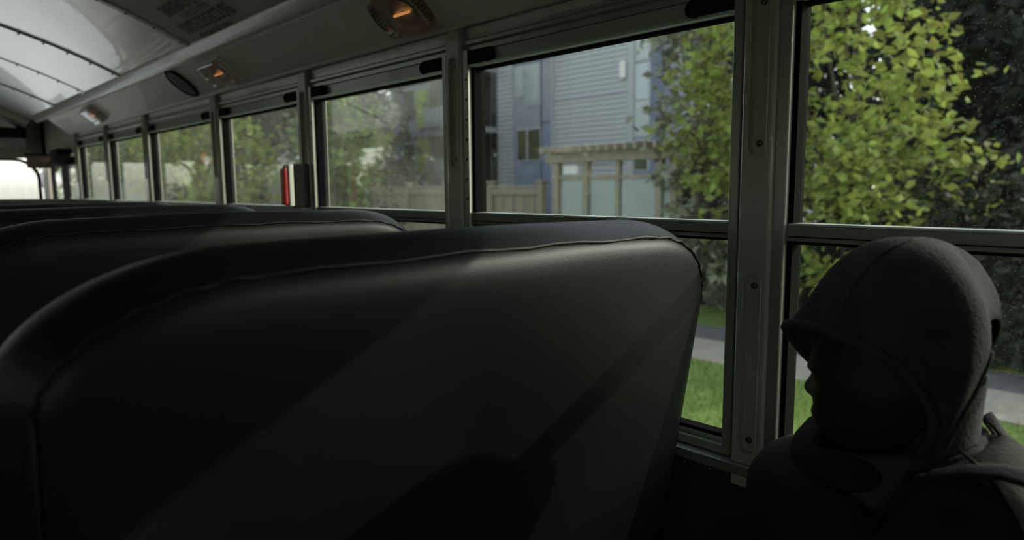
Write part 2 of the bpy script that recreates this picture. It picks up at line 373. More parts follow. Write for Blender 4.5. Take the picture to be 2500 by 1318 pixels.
# front and rear ends
wf = MB().box(-1.2, 1.2, 6.42, 6.50, 1.40, 1.95).box(-1.2, 1.2, 6.42, 6.55, 0, .62).box(1.155, 1.2, 6.28, 6.5, 0, 1.75).box(1.155, 1.2, 5.25, 6.5, 1.40, 1.75).box(-.04, .04, 6.46, 6.50, .62, 1.40)
wf = struct(wf.build('wall_front', 'cornice'))
MB().grid([[(x, 5.74, arc(x)+.004) for x in xs], [(x, 6.0, arc(x)-.02) for x in xs], [(x, 6.25, arc(x)-.08) for x in xs], [(x, 6.44, arc(x)-.2) for x in xs]]).build('front_cap', 'cornice', wf, smooth=True, solid=.01)
struct(MB().box(-1.2, 1.2, REAR-.05, REAR, 0, 1.9).build('wall_rear', 'paint'))
struct(MB().grid([[(x*1.2, y, arc(x)+.05) for x in xs] for y in (REAR-.05, 6.5)]).build('roof', 'white', solid=-.01))
NWIN += 1
ws = struct(empty('window_%d' % NWIN, (.5, 6.5, .62)))
def wpart(o): return place(o, ws)
def rrect(x0, x1, z0, z1, r, n=6):
    p = []
    for cx, cz, a0 in ((x1-r, z1-r, 0), (x0+r, z1-r, 90), (x0+r, z0+r, 180), (x1-r, z0+r, 270)):
        p += [(cx+r*math.cos(math.radians(a0+90*i/n)), cz+r*math.sin(math.radians(a0+90*i/n))) for i in range(n+1)]
    return p
for x0, x1 in ((-1.14, -.04), (.04, 1.14)):
    wpart(MB().sweep(rrect(x0, x1, .62, 1.40, .16), 6.505, 6.512).build('windshield_pane', 'shield', ws))
    a = rrect(x0, x1, .62, 1.40, .16); b = rrect(x0+.02, x1-.02, .64, 1.38, .145)
    f = MB()
    f.grid([[(x, y, z) for x, z in q+[q[0]]] for q, y in ((a, 6.49), (b, 6.49), (b, 6.52), (a, 6.52), (a, 6.49))])
    wpart(f.build('rubber_surround', 'rubber', ws, smooth=False))
# entrance door with two glazed leaves
dr = struct(empty('door_1', (1.17, 5.8, 0)))
for (a, b) in ((5.32, 5.76), (5.80, 6.24)):
    for q in ((a, a+.05, .02, 1.38), (b-.05, b, .02, 1.38)):
        place(MB().box(1.165, 1.19, q[0], q[1], q[2], q[3]).build('door_stile', 'black', dr, .004), dr)
    for z0, z1 in ((.02, .12), (.70, .76), (1.33, 1.38)):
        place(MB().box(1.165, 1.19, a+.05, b-.05, z0, z1).build('door_rail', 'black', dr, .003), dr)
    for z0, z1 in ((.12, .70), (.76, 1.33)):
        place(MB().box(1.176, 1.180, a+.045, b-.045, z0, z1).build('door_pane', 'pane', dr), dr)
place(MB().tube([(1.10, 5.30, .45), (1.06, 5.36, .7), (1.06, 5.38, 1.0), (1.12, 5.31, 1.1)], .014, 8).build('grab_rail', 'alu', dr, smooth=True), dr)
# ------------------------------------------------------------------ fittings inside
t = tag(empty('interior_mirror', (.80, 6.06, 1.52)), 'wide black-framed driver mirror above the windshield', 'mirror')
place(MB().box(.55, 1.005, 6.02, 6.10, 1.525, 1.60).build('mirror_shade', 'black', t, .008), t)
place(MB().sweep(rrect(.55, .995, 1.447, 1.53, .015), 6.04, 6.06).build('mirror_glass', 'mirror', t), t)
place(MB().tube([(.74, 6.06, 1.59), (.74, 6.12, 1.72)], .012).build('mirror_arm', 'black', t), t)
t = tag(empty('door_opener_box', (1.11, 5.53, 1.33)), 'black door opener box over the entrance door', 'box')
place(MB().box(1.07, 1.15, 5.40, 5.66, 1.325, 1.43).build('box_body', 'black', t, .008), t)
place(MB().box(1.065, 1.072, 5.44, 5.62, 1.345, 1.41).build('box_cover', 'black', t, .003), t)
t = tag(empty('sun_visor', (1.05, 6.20, 1.35)), 'brown fold-down sun visor left of the black box', 'visor')
place(MB().box(.99, 1.14, 6.02, 6.04, 1.315, 1.41).build('visor_board', 'brownp', t, .006), t)
place(MB().tube([(.98, 6.03, 1.41), (1.152, 6.03, 1.41)], .008).build('hinge_rod', 'black', t), t)
# frame of the cornice plane for lamps and the speaker
cA, cB = Vector((1.119, 0, 1.521)), Vector((1.006, 0, 1.612))
cu_ = (cB-cA).normalized(); cn = Vector((-cu_.z, 0, cu_.x)); cn = cn if cn.x < 0 else -cn
cmid = (cA+cB)/2
def cpt(y, a, h): return Vector((cmid.x, y, cmid.z)) + cu_*a + cn*h
def dome(y, label):
    r = tag(empty('dome_light', cpt(y, 0, 0)), label, 'lamp', 'dome lights along the cornice')
    def outline(sc, L=.088, H=.05):
        p = []
        for sx in (1, -1):
            for i in range(9):
                a = math.radians(-58+116*i/8); p.append((sx*(L-.03 + .03*math.cos(a)/1.0)*sc, sx*H*math.sin(a)/math.sin(math.radians(58))*sc))
        return p
    base = MB().grid([[cpt(y+q[0], q[1], h) for q in outline(sc)] for sc, h in ((1.07, 0), (1.07, .008), (.98, .012), (.5, .012), (.02, .012))], True)
    place(base.build('lamp_base', 'cornice' if y < 2 else 'white', r), r)
    lens = MB().grid([[cpt(y+q[0], q[1], h) for q in outline(sc)] for sc, h in ((1.0, .010), (.99, .03), (.95, .036), (.90, .038), (.5, .041), (.02, .042))], True)
    lo = place(lens.build('lamp_lens', 'lens', r), r)
    if y < 2:                       # moulded flutes at the two ends of the lens
        for i in range(9):
            for sx in (1, -1):
                z = -.036+.009*i
                f = MB().lathe([(.004, 0), (.0045, .012), (.003, .022), (.0005, .024)], (0, 0, 0), cn, 6).build('lens_flute', 'lens', lo, smooth=True)
                f.location = cpt(y+sx*(.058+.028*math.cos(z/.05)), z, .012)
    place(MB().tube([cpt(y+.03, 0, .02), cpt(y-.03, 0, .02)], .0032, 10).build('bulb', 'bulb', r, smooth=True), r)
    place(MB().grid([[cpt(y+.034*k*math.cos(j*math.pi/8), .03*k*math.sin(j*math.pi/8), .0125+.003*k) for j in range(16)] for k in (.2, 1, 1.2)], True).build('reflector', 'alu', r, smooth=True), r)
    L = bpy.data.lights.new('bulb_light', 'POINT'); L.energy = .0015; L.color = (1, .5, .22); L.shadow_soft_size = .02
    lo2 = bpy.data.objects.new('bulb_light', L); COL.objects.link(lo2); lo2.parent = r; lo2.location = cn*.03
    return r
dome(1.35, 'clear dome light with orange bulb, nearest on the cornice')
dome(2.47, 'white dome light beside the round black speaker')
dome(4.28, 'smallest white dome light near the front of the bus')
sp = tag(empty('speaker', cpt(2.87, 0, 0)), 'round black speaker grille set in the grey cornice', 'speaker')
place(MB().lathe([(.071, 0), (.071, .006), (.066, .010), (.062, .007)], cpt(2.87, .004, 0), cn, 32).build('speaker_rim', 'black', sp, smooth=False), sp)
place(MB().lathe([(.063, .006), (.045, .009), (.02, .011), (.001, .0115)], cpt(2.87, .004, 0), cn, 32).build('speaker_grille', 'grille', sp, smooth=True), sp)
al = tag(empty('exit_buzzer', (1.10, 2.03, 1.16)), 'black alarm box with red side on the window post', 'alarm')
place(MB().box(1.080, 1.133, 1.992, 2.032, 1.098, 1.232).build('buzzer_body', 'black', al, .005), al)
place(MB().box(1.064, 1.080, 1.993, 2.030, 1.102, 1.230).build('buzzer_cover', 'alu', al, .003), al)
place(MB().box(1.050, 1.064, 1.996, 2.026, 1.106, 1.218).build('red_lens', 'red', al, .006), al)
place(MB().lathe([(.004, 0), (.004, .004), (.001, .006)], (1.057, 2.01, 1.217), (0, 0, 1), 8).build('cap_screw', 'brass', al), al)
# ------------------------------------------------------------------ seats
def seat_outline(n=26):
    L, R_, T, B = .165, 1.080, 1.112, .42
    p = [(R_, B)]
    rx, rz = .20, .135
    for i in range(n+1):
        a = math.pi/2*i/n; p.append((R_-rx+rx*max(0, math.cos(a))**.8, T-rz+rz*math.sin(a)))
    for i in range(1, 12): p.append((R_-rx-(R_-rx-L-.19)*i/12, T + .003*math.sin(math.pi*i/12)))
    rx, rz = .19, .115
    for i in range(n+1):
        a = math.pi/2*i/n; p.append((L+rx-rx*math.sin(a)**1.0, T-rz+rz*math.cos(a)))
    p.append((L, B)); return p
def make_seat(label):
    r = tag(empty('bus_seat', (.63, .62, 0)), label, 'seat', 'dark vinyl bench seats')
    out = [Vector((x, z)) for x, z in seat_outline()]; n = len(out); cen = Vector((.63, .42))
    nor = []
    for i in range(n):
        a = out[max(0, i-1)]; b = out[min(n-1, i+1)]; t_ = (b-a).normalized(); nn = Vector((-t_.y, t_.x))
        if i in (0, n-1): nn = Vector((-1 if out[i].x > .6 else 1, 0))
        nor.append(nn)
    def lean(z): return (1.06-z)*.16
    def ring(ins, y, wob=0):
        o = []
        for i, (p, m) in enumerate(zip(out, nor)):
            k = ins
            q = p + m*k
            if ins > .07: q = (p+m*.07).lerp(cen, min(.97, (ins-.07)/.35))
            yy = .55 + y + lean(q.y)
            if wob: yy += wob*noise.noise(Vector((q.x*5, q.y*7, 3)))
            o.append((q.x, yy, q.y))
        return o
    rows = [ring(.42, -.004), ring(.36, -.004, .006), ring(.28, -.006, .010), ring(.20, -.008, .010), ring(.12, -.010, .010), ring(.075, -.011, .006), ring(.045, -.009, .004), ring(.030, -.002, .002), ring(.022, .008), ring(.012, .022), ring(.004, .042), ring(0, .062), ring(.004, .088), ring(.014, .108), ring(.03, .120), ring(.06, .126), ring(.12, .128), ring(.25, .126), ring(.42, .12)]
    place(MB().grid(rows).build('seat_back', 'vinyl', r, smooth=True, subsurf=1), r)
    pp = [Vector(q) + Vector((0, -.001 + .0015*math.sin(i*2.1), .0015*math.sin(i*1.7))) for i, q in enumerate(ring(.024, .004))]
    place(MB().tube(pp, .0022, 6).build('piping', 'vinyl', r, smooth=True), r)
    # rear map flap seam and lower trim
    cush = MB()
    cr = [(.62+.0, .33), (.60, .36), (.615, .43), (.66, .455), (.95, .462), (1.05, .45), (1.075, .41), (1.06, .35), (1.03, .33)]
    cush.quad_add([(.18, y+.10, z) for y, z in cr]+[(1.09, y+.10, z) for y, z in cr], [tuple(range(len(cr))), tuple(range(2*len(cr)-1, len(cr)-1, -1))]+[(i, i+len(cr), (i+1) % len(cr)+len(cr), (i+1) % len(cr)) for i in range(len(cr))])
    place(cush.build('cushion', 'vinyl', r, .012, 3, True), r)
    fr = MB().tube([(.21, .72, .02), (.21, .72, .33), (.21, 1.10, .33), (.21, 1.10, .02)], .016)
    place(fr.build('leg_frame', 'tube', r, smooth=True), r)
    place(MB().tube([(.21, .72, .32), (1.12, .72, .32)], .016).build('cross_tube', 'tube', r), r)
    place(MB().tube([(.21, 1.10, .32), (1.12, 1.10, .32)], .016).build('cross_tube', 'tube', r), r)
    for y in (.72, 1.10): place(MB().box(.17, .25, y-.04, y+.04, 0, .012).build('foot_plate', 'tube', r, .003), r)
    return r
s1 = make_seat('large dark vinyl bench seat back filling the foreground')
labs = {-1: 'dark vinyl bench seat under the hooded child', 1: 'second dark bench seat, just ahead of the foreground seat', 2: 'third dark bench seat back along the window wall',
        3: 'fourth dark bench seat back toward the front', 4: 'fifth dark bench seat back near the entrance', 5: 'frontmost dark bench seat on the window side'}
for i in (-1, 1, 2, 3, 4, 5):
    c = dup(s1, None, (0, PI*i - (.12 if i == 5 else 0), 0)); c['label'] = labs[i]
left_labels = {}
for i in range(0, 6):
    c = dup(s1, None, (0, PI*i, 0)); c.location.x = -.63; c.scale.x = -1
    c['label'] = 'dark bench seat on the aisle\'s far side, row %s from the camera' % ('one', 'two', 'three', 'four', 'five', 'six')[i]
# ------------------------------------------------------------------ hooded child by the window
PX = .97
person = tag(empty('person', (PX, .15, .46)), 'child in a charcoal hooded top sitting against the window, face in shadow', 'person')
def pl(o): return place(o, person)
HOOD= [[(0, 0.393, 0.98), (0.045, 0.34, 0.993), (0.08, 0.287, 0.993), (0.098, 0.243, 0.985), (0.1, 0.21, 0.966), (0.096, 0.19, 0.936), (0.088, 0.189, 0.909), (0.07, 0.208, 0.87)], [(0, 0.376, 1.01), (0.045, 0.33, 1.028), (0.085, 0.27, 1.027), (0.104, 0.223, 1.011), (0.106, 0.195, 0.983), (0.1, 0.18, 0.945), (0.09, 0.181, 0.911), (0.073, 0.199, 0.872)], [(0, 0.336, 1.075), (0.045, 0.296, 1.075), (0.09, 0.25, 1.061), (0.108, 0.208, 1.032), (0.109, 0.185, 0.997), (0.101, 0.173, 0.957), (0.09, 0.176, 0.919), (0.076, 0.192, 0.879)], [(0, 0.282, 1.102), (0.05, 0.251, 1.099), (0.09, 0.216, 1.078), (0.108, 0.19, 1.042), (0.107, 0.174, 1.005), (0.1, 0.167, 0.967), (0.09, 0.172, 0.93), (0.078, 0.185, 0.892)], [(0, 0.234, 1.105), (0.05, 0.208, 1.098), (0.085, 0.184, 1.077), (0.1, 0.169, 1.046), (0.101, 0.162, 1.016), (0.096, 0.16, 0.987), (0.088, 0.164, 0.959), (0.08, 0.174, 0.927)], [(0, 0.202, 1.09), (0.045, 0.183, 1.079), (0.072, 0.166, 1.059), (0.083, 0.158, 1.037), (0.085, 0.155, 1.018), (0.083, 0.155, 0.998), (0.08, 0.157, 0.979), (0.076, 0.163, 0.958)], [(0, 0.179, 1.054), (0.035, 0.167, 1.046), (0.052, 0.16, 1.037), (0.06, 0.156, 1.026), (0.062, 0.155, 1.017), (0.063, 0.155, 1.007), (0.064, 0.155, 0.996), (0.064, 0.157, 0.986)], [(0, 0.168, 1.016), (0.02, 0.163, 1.015), (0.03, 0.16, 1.013), (0.038, 0.159, 1.01), (0.043, 0.157, 1.007), (0.047, 0.157, 1.004), (0.05, 0.156, 1.0), (0.052, 0.157, 0.995)]]
BACK= [[(0, 0.168, 1.02), (0.03, 0.163, 1.023), (0.05, 0.161, 1.024), (0.06, 0.162, 1.021), (0.066, 0.164, 1.018)], [(0, 0.165, 0.986), (0.03, 0.161, 0.987), (0.05, 0.162, 0.982), (0.063, 0.167, 0.976), (0.07, 0.175, 0.967)], [(0, 0.166, 0.946), (0.03, 0.163, 0.951), (0.05, 0.166, 0.946), (0.064, 0.175, 0.938), (0.072, 0.187, 0.927)], [(0, 0.169, 0.909), (0.03, 0.165, 0.915), (0.05, 0.169, 0.91), (0.064, 0.18, 0.9), (0.072, 0.195, 0.887)], [(0, 0.17, 0.876), (0.03, 0.166, 0.884), (0.05, 0.171, 0.882), (0.065, 0.182, 0.875), (0.073, 0.197, 0.864)]]
SEAM= [(0.07, 0.302, 1.003), (0.066, 0.297, 1.017), (0.06, 0.286, 1.045), (0.055, 0.274, 1.069), (0.052, 0.26, 1.087), (0.048, 0.241, 1.1), (0.042, 0.22, 1.105), (0.04, 0.202, 1.099), (0.038, 0.187, 1.081), (0.033, 0.174, 1.054)]
FAR0 = [(.025, .397, .967), (.05, .397, .945), (.075, .385, .918), (.09, .35, .888), (.095, .31, .868), (.09, .27, .86), (.08, .24, .86)]
def both_hood(i, curve):      # the far rim sits a little further forward: the head is turned toward the glass
    b = both(curve); w_ = (1, .6, .3, .1)[i] if i < 4 else 0
    for j, (l, y, z) in enumerate(FAR0):
        k_ = len(FAR0)-1-j; b[k_] = tuple(Vector(b[k_]).lerp(Vector((PX+l, y, z)), w_))
    return b
def both(curve):     # near side (toward the aisle) then mirrored far side
    near = [(PX-l, y, z) for l, y, z in curve]; far = [(PX+l*.95, y+l*.28, z) for l, y, z in curve[1:]]
    return far[::-1] + near
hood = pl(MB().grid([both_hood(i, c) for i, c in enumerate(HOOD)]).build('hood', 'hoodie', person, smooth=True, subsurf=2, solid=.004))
tx = bpy.data.textures.new('fleece folds', 'CLOUDS'); tx.noise_scale = .07; tx.noise_depth = 1
dm = hood.modifiers.new('folds', 'DISPLACE'); dm.texture = tx; dm.strength = .007; dm.mid_level = .5; dm.texture_coords = 'LOCAL'
hood.modifiers.move(2, 1)
from mathutils.bvhtree import BVHTree
_dg = bpy.context.evaluated_depsgraph_get(); _dg.update()
_he = hood.evaluated_get(_dg).to_mesh(); hood_bvh = BVHTree.FromPolygons([tuple(v.co) for v in _he.vertices], [tuple(p.vertices) for p in _he.polygons])
def on_hood(y, z, side, off=.0006):
    h = hood_bvh.ray_cast(Vector((PX+side*.3, y, z)), Vector((-side, 0, 0)))
    return (h[0].x+side*off, y, z) if h[0] else None
pl(MB().grid([both([(l*.92, y+.006, z) for l, y, z in c]) for c in BACK]).build('hood_back_panel', 'hoodlin', person, smooth=True, subsurf=2, solid=.004))
pl(MB().grid([both([(l*.97, y+.001, z) for l, y, z in c]) for c in BACK[2:]]).build('hood_neck_panel', 'hoodie', person, smooth=True, subsurf=2, solid=.003))
pl(MB().tube(both_hood(0, [(l, y+.001, z) for l, y, z in HOOD[0]]), .0075, 8).build('hood_hem', 'hoodie', person, smooth=True, subsurf=1))
for side in (-1,):
    sp_ = []
    for i in range(len(SEAM)-3):
        for q in range(3):
            y_, z_ = (SEAM[i][k_]+(SEAM[i+1][k_]-SEAM[i][k_])*q/3 for k_ in (1, 2))
            h_ = on_hood(y_, z_-.003, side)
            if h_: sp_.append(h_)
    if len(sp_) > 3: pl(MB().tube(sp_, .0020, 6).build('hood_seam', 'hoodie', person, smooth=True))
pl(MB().tube([(PX-l, y-.001, z) for l, y, z in [c[-1] for c in HOOD[1:]]], .004, 6).build('hood_edge', 'hoodie', person, smooth=True, subsurf=1))
pl(MB().tube(both([(l+.003, y-.002, z) for l, y, z in BACK[4]]), .0045, 6).build('neck_seam', 'hoodie', person, smooth=True))
# body: trunk, limbs and head in one mesh
def skin_mesh(verts, edges, root=0):
    me = bpy.data.meshes.new('skin_base'); me.from_pydata([v[:3] for v in verts], edges, []); o = bpy.data.objects.new('skin_base', me); COL.objects.link(o)
    o.modifiers.new('skin', 'SKIN'); sv = me.skin_vertices[0].data
    for i, v in enumerate(verts):
        r = v[3]; sv[i].radius = r if isinstance(r, tuple) else (r, r); sv[i].use_root = (i == root)
    q = o.modifiers.new('sub', 'SUBSURF'); q.levels = 2; q.render_levels = 2
    dg = bpy.context.evaluated_depsgraph_get(); dg.update()
    m2 = bpy.data.meshes.new_from_object(o.evaluated_get(dg)); vs = [tuple(v.co) for v in m2.vertices]; fs = [tuple(p.vertices) for p in m2.polygons]
    bpy.data.objects.remove(o); return vs, fs
NS, FS = -1, 1      # near / far side
def arm(side, rs):
    if side < 0: return [(PX-.115, .145, .815, rs[0]), (PX-.15, .22, .72, rs[1]), (PX-.145, .31, .655, rs[2]), (PX-.10, .40, .60, rs[3]), (PX-.05, .45, .575, rs[4])]
    return [(PX+.095, .17, .775, rs[0]), (PX+.112, .25, .735, rs[1]), (PX+.10, .36, .70, rs[2]), (PX+.05, .42, .62, rs[3]), (PX+.01, .455, .585, rs[4])]
V = [(PX, .10, .55, (.12, .10)), (PX, .10, .64, (.11, .085)), (PX, .12, .74, (.12, .085)), (PX, .155, .81, (.08, .06)), (PX, .20, .855, .042), (PX, .235, .90, .045)]
Ed = [(0, 1), (1, 2), (2, 3), (3, 4), (4, 5)]
for s_ in (NS, FS):
    b = len(V); V += arm(s_, (.045, .036, .033, .026, .02)); Ed += [(3, b)]+[(b+i, b+i+1) for i in range(4)]
    b = len(V); V += [(PX+s_*.07, .12, .53, .07), (PX+s_*.09, .40, .54, .06), (PX+s_*.09, .50, .50, .05), (PX+s_*.09, .49, .28, .042), (PX+s_*.09, .48, .08, .03), (PX+s_*.09, .56, .04, .028)]
    Ed += [(0, b)]+[(b+i, b+i+1) for i in range(5)]
vs, fs = skin_mesh(V, Ed)
body = MB().quad_add(vs, fs)
# head: rings from crown to chin, profile traced from brow, nose, lips and chin
prof = [(1.082, .272, .245, .012), (1.074, .290, .228, .032), (1.058, .306, .214, .047), (1.035, .321, .204, .058), (1.005, .334, .199, .064), (.975, .3435, .198, .067), (.95, .3505, .198, .068), (.938, .3525, .192, .0715), (.928, .3495, .194, .071), (.920, .3485, .196, .070), (.909, .3475, .20, .068),
        (.902, .3465, .203, .066), (.896, .3455, .206, .064), (.889, .3450, .21, .061), (.881, .3480, .215, .057), (.875, .3470, .219, .054), (.873, .3430, .221, .053), (.868, .3440, .225, .050), (.862, .3400, .229, .046), (.855, .3400, .233, .042), (.849, .336, .238, .036), (.843, .325, .245, .030)]
rows = []
nose = {.938: .0005, .928: .0012, .920: .0045, .909: .0105, .902: .0125, .896: .0105, .889: .001}
NA = 40
for z, F, Bk_, w in prof:
    c = .265; row = []
    for j in range(NA):
        a = 2*math.pi*j/NA; ca, sa = math.cos(a), math.sin(a)
        x = w*math.copysign(abs(sa)**.85, sa); yy = c + (F-c)*abs(ca)**(.95 if z > .93 else 1.15) if ca > 0 else c + (c-Bk_)*ca
        if ca > 0:
            yy += 1.25*nose.get(z, 0)*math.exp(-(x/.0095)**2)
            if .918 < z < .932: yy -= .007*math.exp(-((abs(x)-.03)/.012)**2)   # eye sockets
            if .905 < z < .915: yy += .002*math.exp(-((abs(x)-.04)/.015)**2)   # cheekbones
        row.append((PX+x, yy, z))
    rows.append(row)
body.grid(rows, True)
# fingers
for s_, hx, hy, hz in ((NS, PX-.05, .45, .575), (FS, PX+.01, .455, .585)):
    for i in range(4):
        o_ = (i-1.5)*.017; body.tube([(hx-s_*.005, hy+.005, hz+o_), (hx-s_*.02, hy+.03, hz+o_-.004), (hx-s_*.035, hy+.042-.003*abs(i-1), hz+o_-.010), (hx-s_*.045, hy+.040, hz+o_-.018)], [.009, .0085, .008, .0065], 8)
    body.tube([(hx, hy-.005, hz+.02), (hx-s_*.02, hy+.004, hz+.036), (hx-s_*.036, hy+.016, hz+.038)], [.010, .009, .0075], 8)
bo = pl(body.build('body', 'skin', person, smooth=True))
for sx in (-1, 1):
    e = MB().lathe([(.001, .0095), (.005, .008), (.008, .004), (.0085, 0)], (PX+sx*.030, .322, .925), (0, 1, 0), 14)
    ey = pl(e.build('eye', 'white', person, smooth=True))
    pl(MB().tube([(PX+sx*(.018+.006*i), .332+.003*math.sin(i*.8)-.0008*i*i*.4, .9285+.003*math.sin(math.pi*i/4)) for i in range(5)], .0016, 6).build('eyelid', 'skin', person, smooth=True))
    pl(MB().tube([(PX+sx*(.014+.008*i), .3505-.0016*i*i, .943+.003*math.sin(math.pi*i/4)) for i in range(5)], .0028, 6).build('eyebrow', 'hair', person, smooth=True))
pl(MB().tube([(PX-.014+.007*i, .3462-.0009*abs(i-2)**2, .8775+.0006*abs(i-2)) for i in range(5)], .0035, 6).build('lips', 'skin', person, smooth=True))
fr_ = []
for i in range(26):
    a = -1.1+2.2*i/25; x = .07*math.sin(a); fr_.append([(PX+x, .2+.125*math.cos(a)**.6+.006, 1.0), (PX+x*1.02, .2+.140*math.cos(a)**.6+.008, .972+.006*math.sin(i*2.3)), (PX+x*1.02, .2+.146*math.cos(a)**.6+.006, .958+.008*math.sin(i*1.9))])
pl(MB().grid(fr_).build('hair_fringe', 'hair', person, smooth=True))
# jacket over trunk and arms
V = [(PX, .10, .54, (.145, .12)), (PX, .11, .64, (.14, .115)), (PX, .135, .75, (.15, .115)), (PX, .165, .825, (.115, .075)), (PX, .19, .860, (.075, .055))]
Ed = [(0, 1), (1, 2), (2, 3), (3, 4)]
for s_ in (NS, FS):
    b = len(V); V += arm(s_, (.070, .058, .054, .045, .034))[:4]; Ed += [(3, b)]+[(b+i, b+i+1) for i in range(3)]
vs, fs = skin_mesh(V, Ed)
vs = [tuple(Vector(v) + Vector(v).normalized()*.0 + Vector((0, 0, 1))*.006*noise.noise(Vector(v)*18) + Vector((noise.noise(Vector(v)*14+Vector((5, 0, 0))), noise.noise(Vector(v)*14), 0))*.007) for v in vs]
vs = [(min(x, 1.127), y, z) for x, y, z in vs]
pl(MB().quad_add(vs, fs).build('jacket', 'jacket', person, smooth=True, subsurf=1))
def ruff(name, m, pts, r, par=person): return pl(MB().tube(pts, r, 10).build(name, m, par, smooth=True, subsurf=1))
# bunched front collar and the pale inner edge under the chin
ruff('jacket_collar', 'jacket', [(PX-.085, .235, .845), (PX-.06, .30, .822), (PX-.01, .345, .812), (PX+.05, .36, .825), (PX+.085, .33, .845), (PX+.09, .27, .86)], [.018, .03, .034, .034, .028, .016])
ruff('jacket_front_fold', 'jacket', [(PX-.13, .22, .795), (PX-.11, .30, .775), (PX-.05, .36, .765), (PX+.03, .385, .77), (PX+.085, .375, .785)], [.035, .05, .06, .058, .04])
pl(MB().grid([[(PX+rx_*math.cos(2*math.pi*j/24), cy_+ry_*math.sin(2*math.pi*j/24), z_+dz_*math.sin(2*math.pi*j/24)) for j in range(24)] for rx_, ry_, cy_, z_, dz_ in ((.115, .11, .215, .79, 0), (.092, .105, .235, .825, -.004), (.078, .092, .245, .85, -.012), (.070, .078, .245, .868, -.022), (.064, .070, .245, .862, -.022))], True).build('hoodie_neck', 'hoodie', person, smooth=True, subsurf=1))
ruff('inner_collar', 'hoodlin', [(PX-.05, .315, .853), (PX-.01, .335, .846), (PX+.04, .335, .846)], [.008, .012, .008])
ruff('shoulder_seam', 'web', [(PX-.07, .175, .892), (PX-.10, .145, .888), (PX-.135, .115, .872), (PX-.165, .09, .84)], .0022)
# trousers and shoes
V = [(PX, .10, .53, (.13, .105))]; Ed = []
for s_ in (NS, FS):
    b = len(V); V += [(PX+s_*.072, .13, .535, .082), (PX+s_*.09, .40, .545, .070), (PX+s_*.09, .50, .50, .062), (PX+s_*.09, .49, .28, .055), (PX+s_*.09, .48, .11, .046)]
    Ed += [(0, b)]+[(b+i, b+i+1) for i in range(4)]
vs, fs = skin_mesh(V, Ed); pl(MB().quad_add([(min(x, 1.14), y, z) for x, y, z in vs], fs).build('trousers', 'jean', person, smooth=True))
for s_ in (NS, FS):
    x = PX+s_*.09
    pl(MB().grid([[(x+w_*math.cos(2*math.pi*j/14), .53+l_*math.sin(2*math.pi*j/14), z_) for j in range(14)] for w_, l_, z_ in ((.001, .001, .002), (.042, .11, .003), (.046, .115, .02), (.043, .11, .045), (.038, .085, .07), (.034, .045, .1))], True).build('shoe', 'web', person, smooth=True))
# backpack worn on the back: sack, straps over both shoulders, top loop
bp_ = tag(empty('backpack', (PX, -.02, .55)), 'black backpack worn by the hooded child, strap over the shoulder', 'backpack')
sk = MB().grid([[(PX+.13*k*math.cos(2*math.pi*j/20)*(1 if abs(math.cos(2*math.pi*j/20)) < .8 else .95), -.01+.055*k*math.sin(2*math.pi*j/20), z) for j in range(20)] for k, z in ((.01, .50), (.8, .50), (1, .54), (1.05, .66), (1, .78), (.85, .85), (.5, .875), (.01, .88))], True)
place(sk.build('sack', 'web', bp_, smooth=True, subsurf=1), bp_)
def strap(name, pts, w, par, m='web', th=.005):
    pts = [Vector(p) for p in pts]; rows = []
    for i, p in enumerate(pts):
        t_ = (pts[min(i+1, len(pts)-1)]-pts[max(0, i-1)]).normalized(); ax = Vector((1, 0, 0)) - t_*t_.x; ax.normalize(); nn = t_.cross(ax)
        rows.append([p-ax*w/2-nn*th, p+ax*w/2-nn*th, p+ax*w/2+nn*th, p-ax*w/2+nn*th])
    return place(MB().grid(rows, True).build(name, m, par, smooth=True, subsurf=1), bp_)
for s_ in (-1, 1):
    x = PX+s_*.10
    dz = -.045 if s_ > 0 else 0
    strap('shoulder_strap', [(x, .02, .84+dz), (x, .07, .885+dz), (x, .13, .897+dz), (x+s_*.005, .19, .875+dz), (x+s_*.012, .235, .82+dz), (x+s_*.015, .25, .74), (x+s_*.02, .20, .65), (x+s_*.02, .06, .60)], .05, bp_)
strap('top_loop', [(PX+.01, .085, .825), (PX+.02, .125, .850), (PX+.035, .165, .895), (PX+.045, .178, .904), (PX+.055, .174, .885), (PX+.055, .13, .835), (PX+.045, .085, .80)], .020, bp_, 'web', .003)
# ------------------------------------------------------------------ outside: ground
GZ = -.99
def slab(name, m, x0, x1, z, y0=-30, y1=90, th=.1): return struct(MB().box(x0, x1, y0, y1, z-th, z).build(name, m))
slab('road', 'roadm', -14, 3.2, GZ-.10, -30, 7.5); slab('bounce_road', 'road_bounce', -14, 3.2, GZ-.10, 7.5, 140)  # pale stretch ahead is added to bounce daylight onto the ceiling
slab('ground', 'soil', -60, 80, GZ-.16, -60, 140)
kb = slab('kerb', 'kerb', 3.2, 3.38, GZ, -30, 90, .2)
slab('lawn', 'grass', 3.38, 7.42, GZ-.01)
slab('path', 'walk', 7.42, 8.48, GZ+.005)
for i in range(26):
    y = -6+1.5*i
    MB().box(7.42, 8.48, y, y+.012, GZ+.005, GZ+.007).build('path_joint', 'kerb', bpy.data.objects['path'])
slab('driveway', 'asph', 8.48, 9.36, GZ)
slab('verge', 'grass', 9.36, 10.75, GZ+.01)
slab('far_walk', 'walk', -15, -14, GZ)
slab('far_lawn', 'grass', -40, -15, GZ)
gv, gf = [], []
rg = random.Random(3)
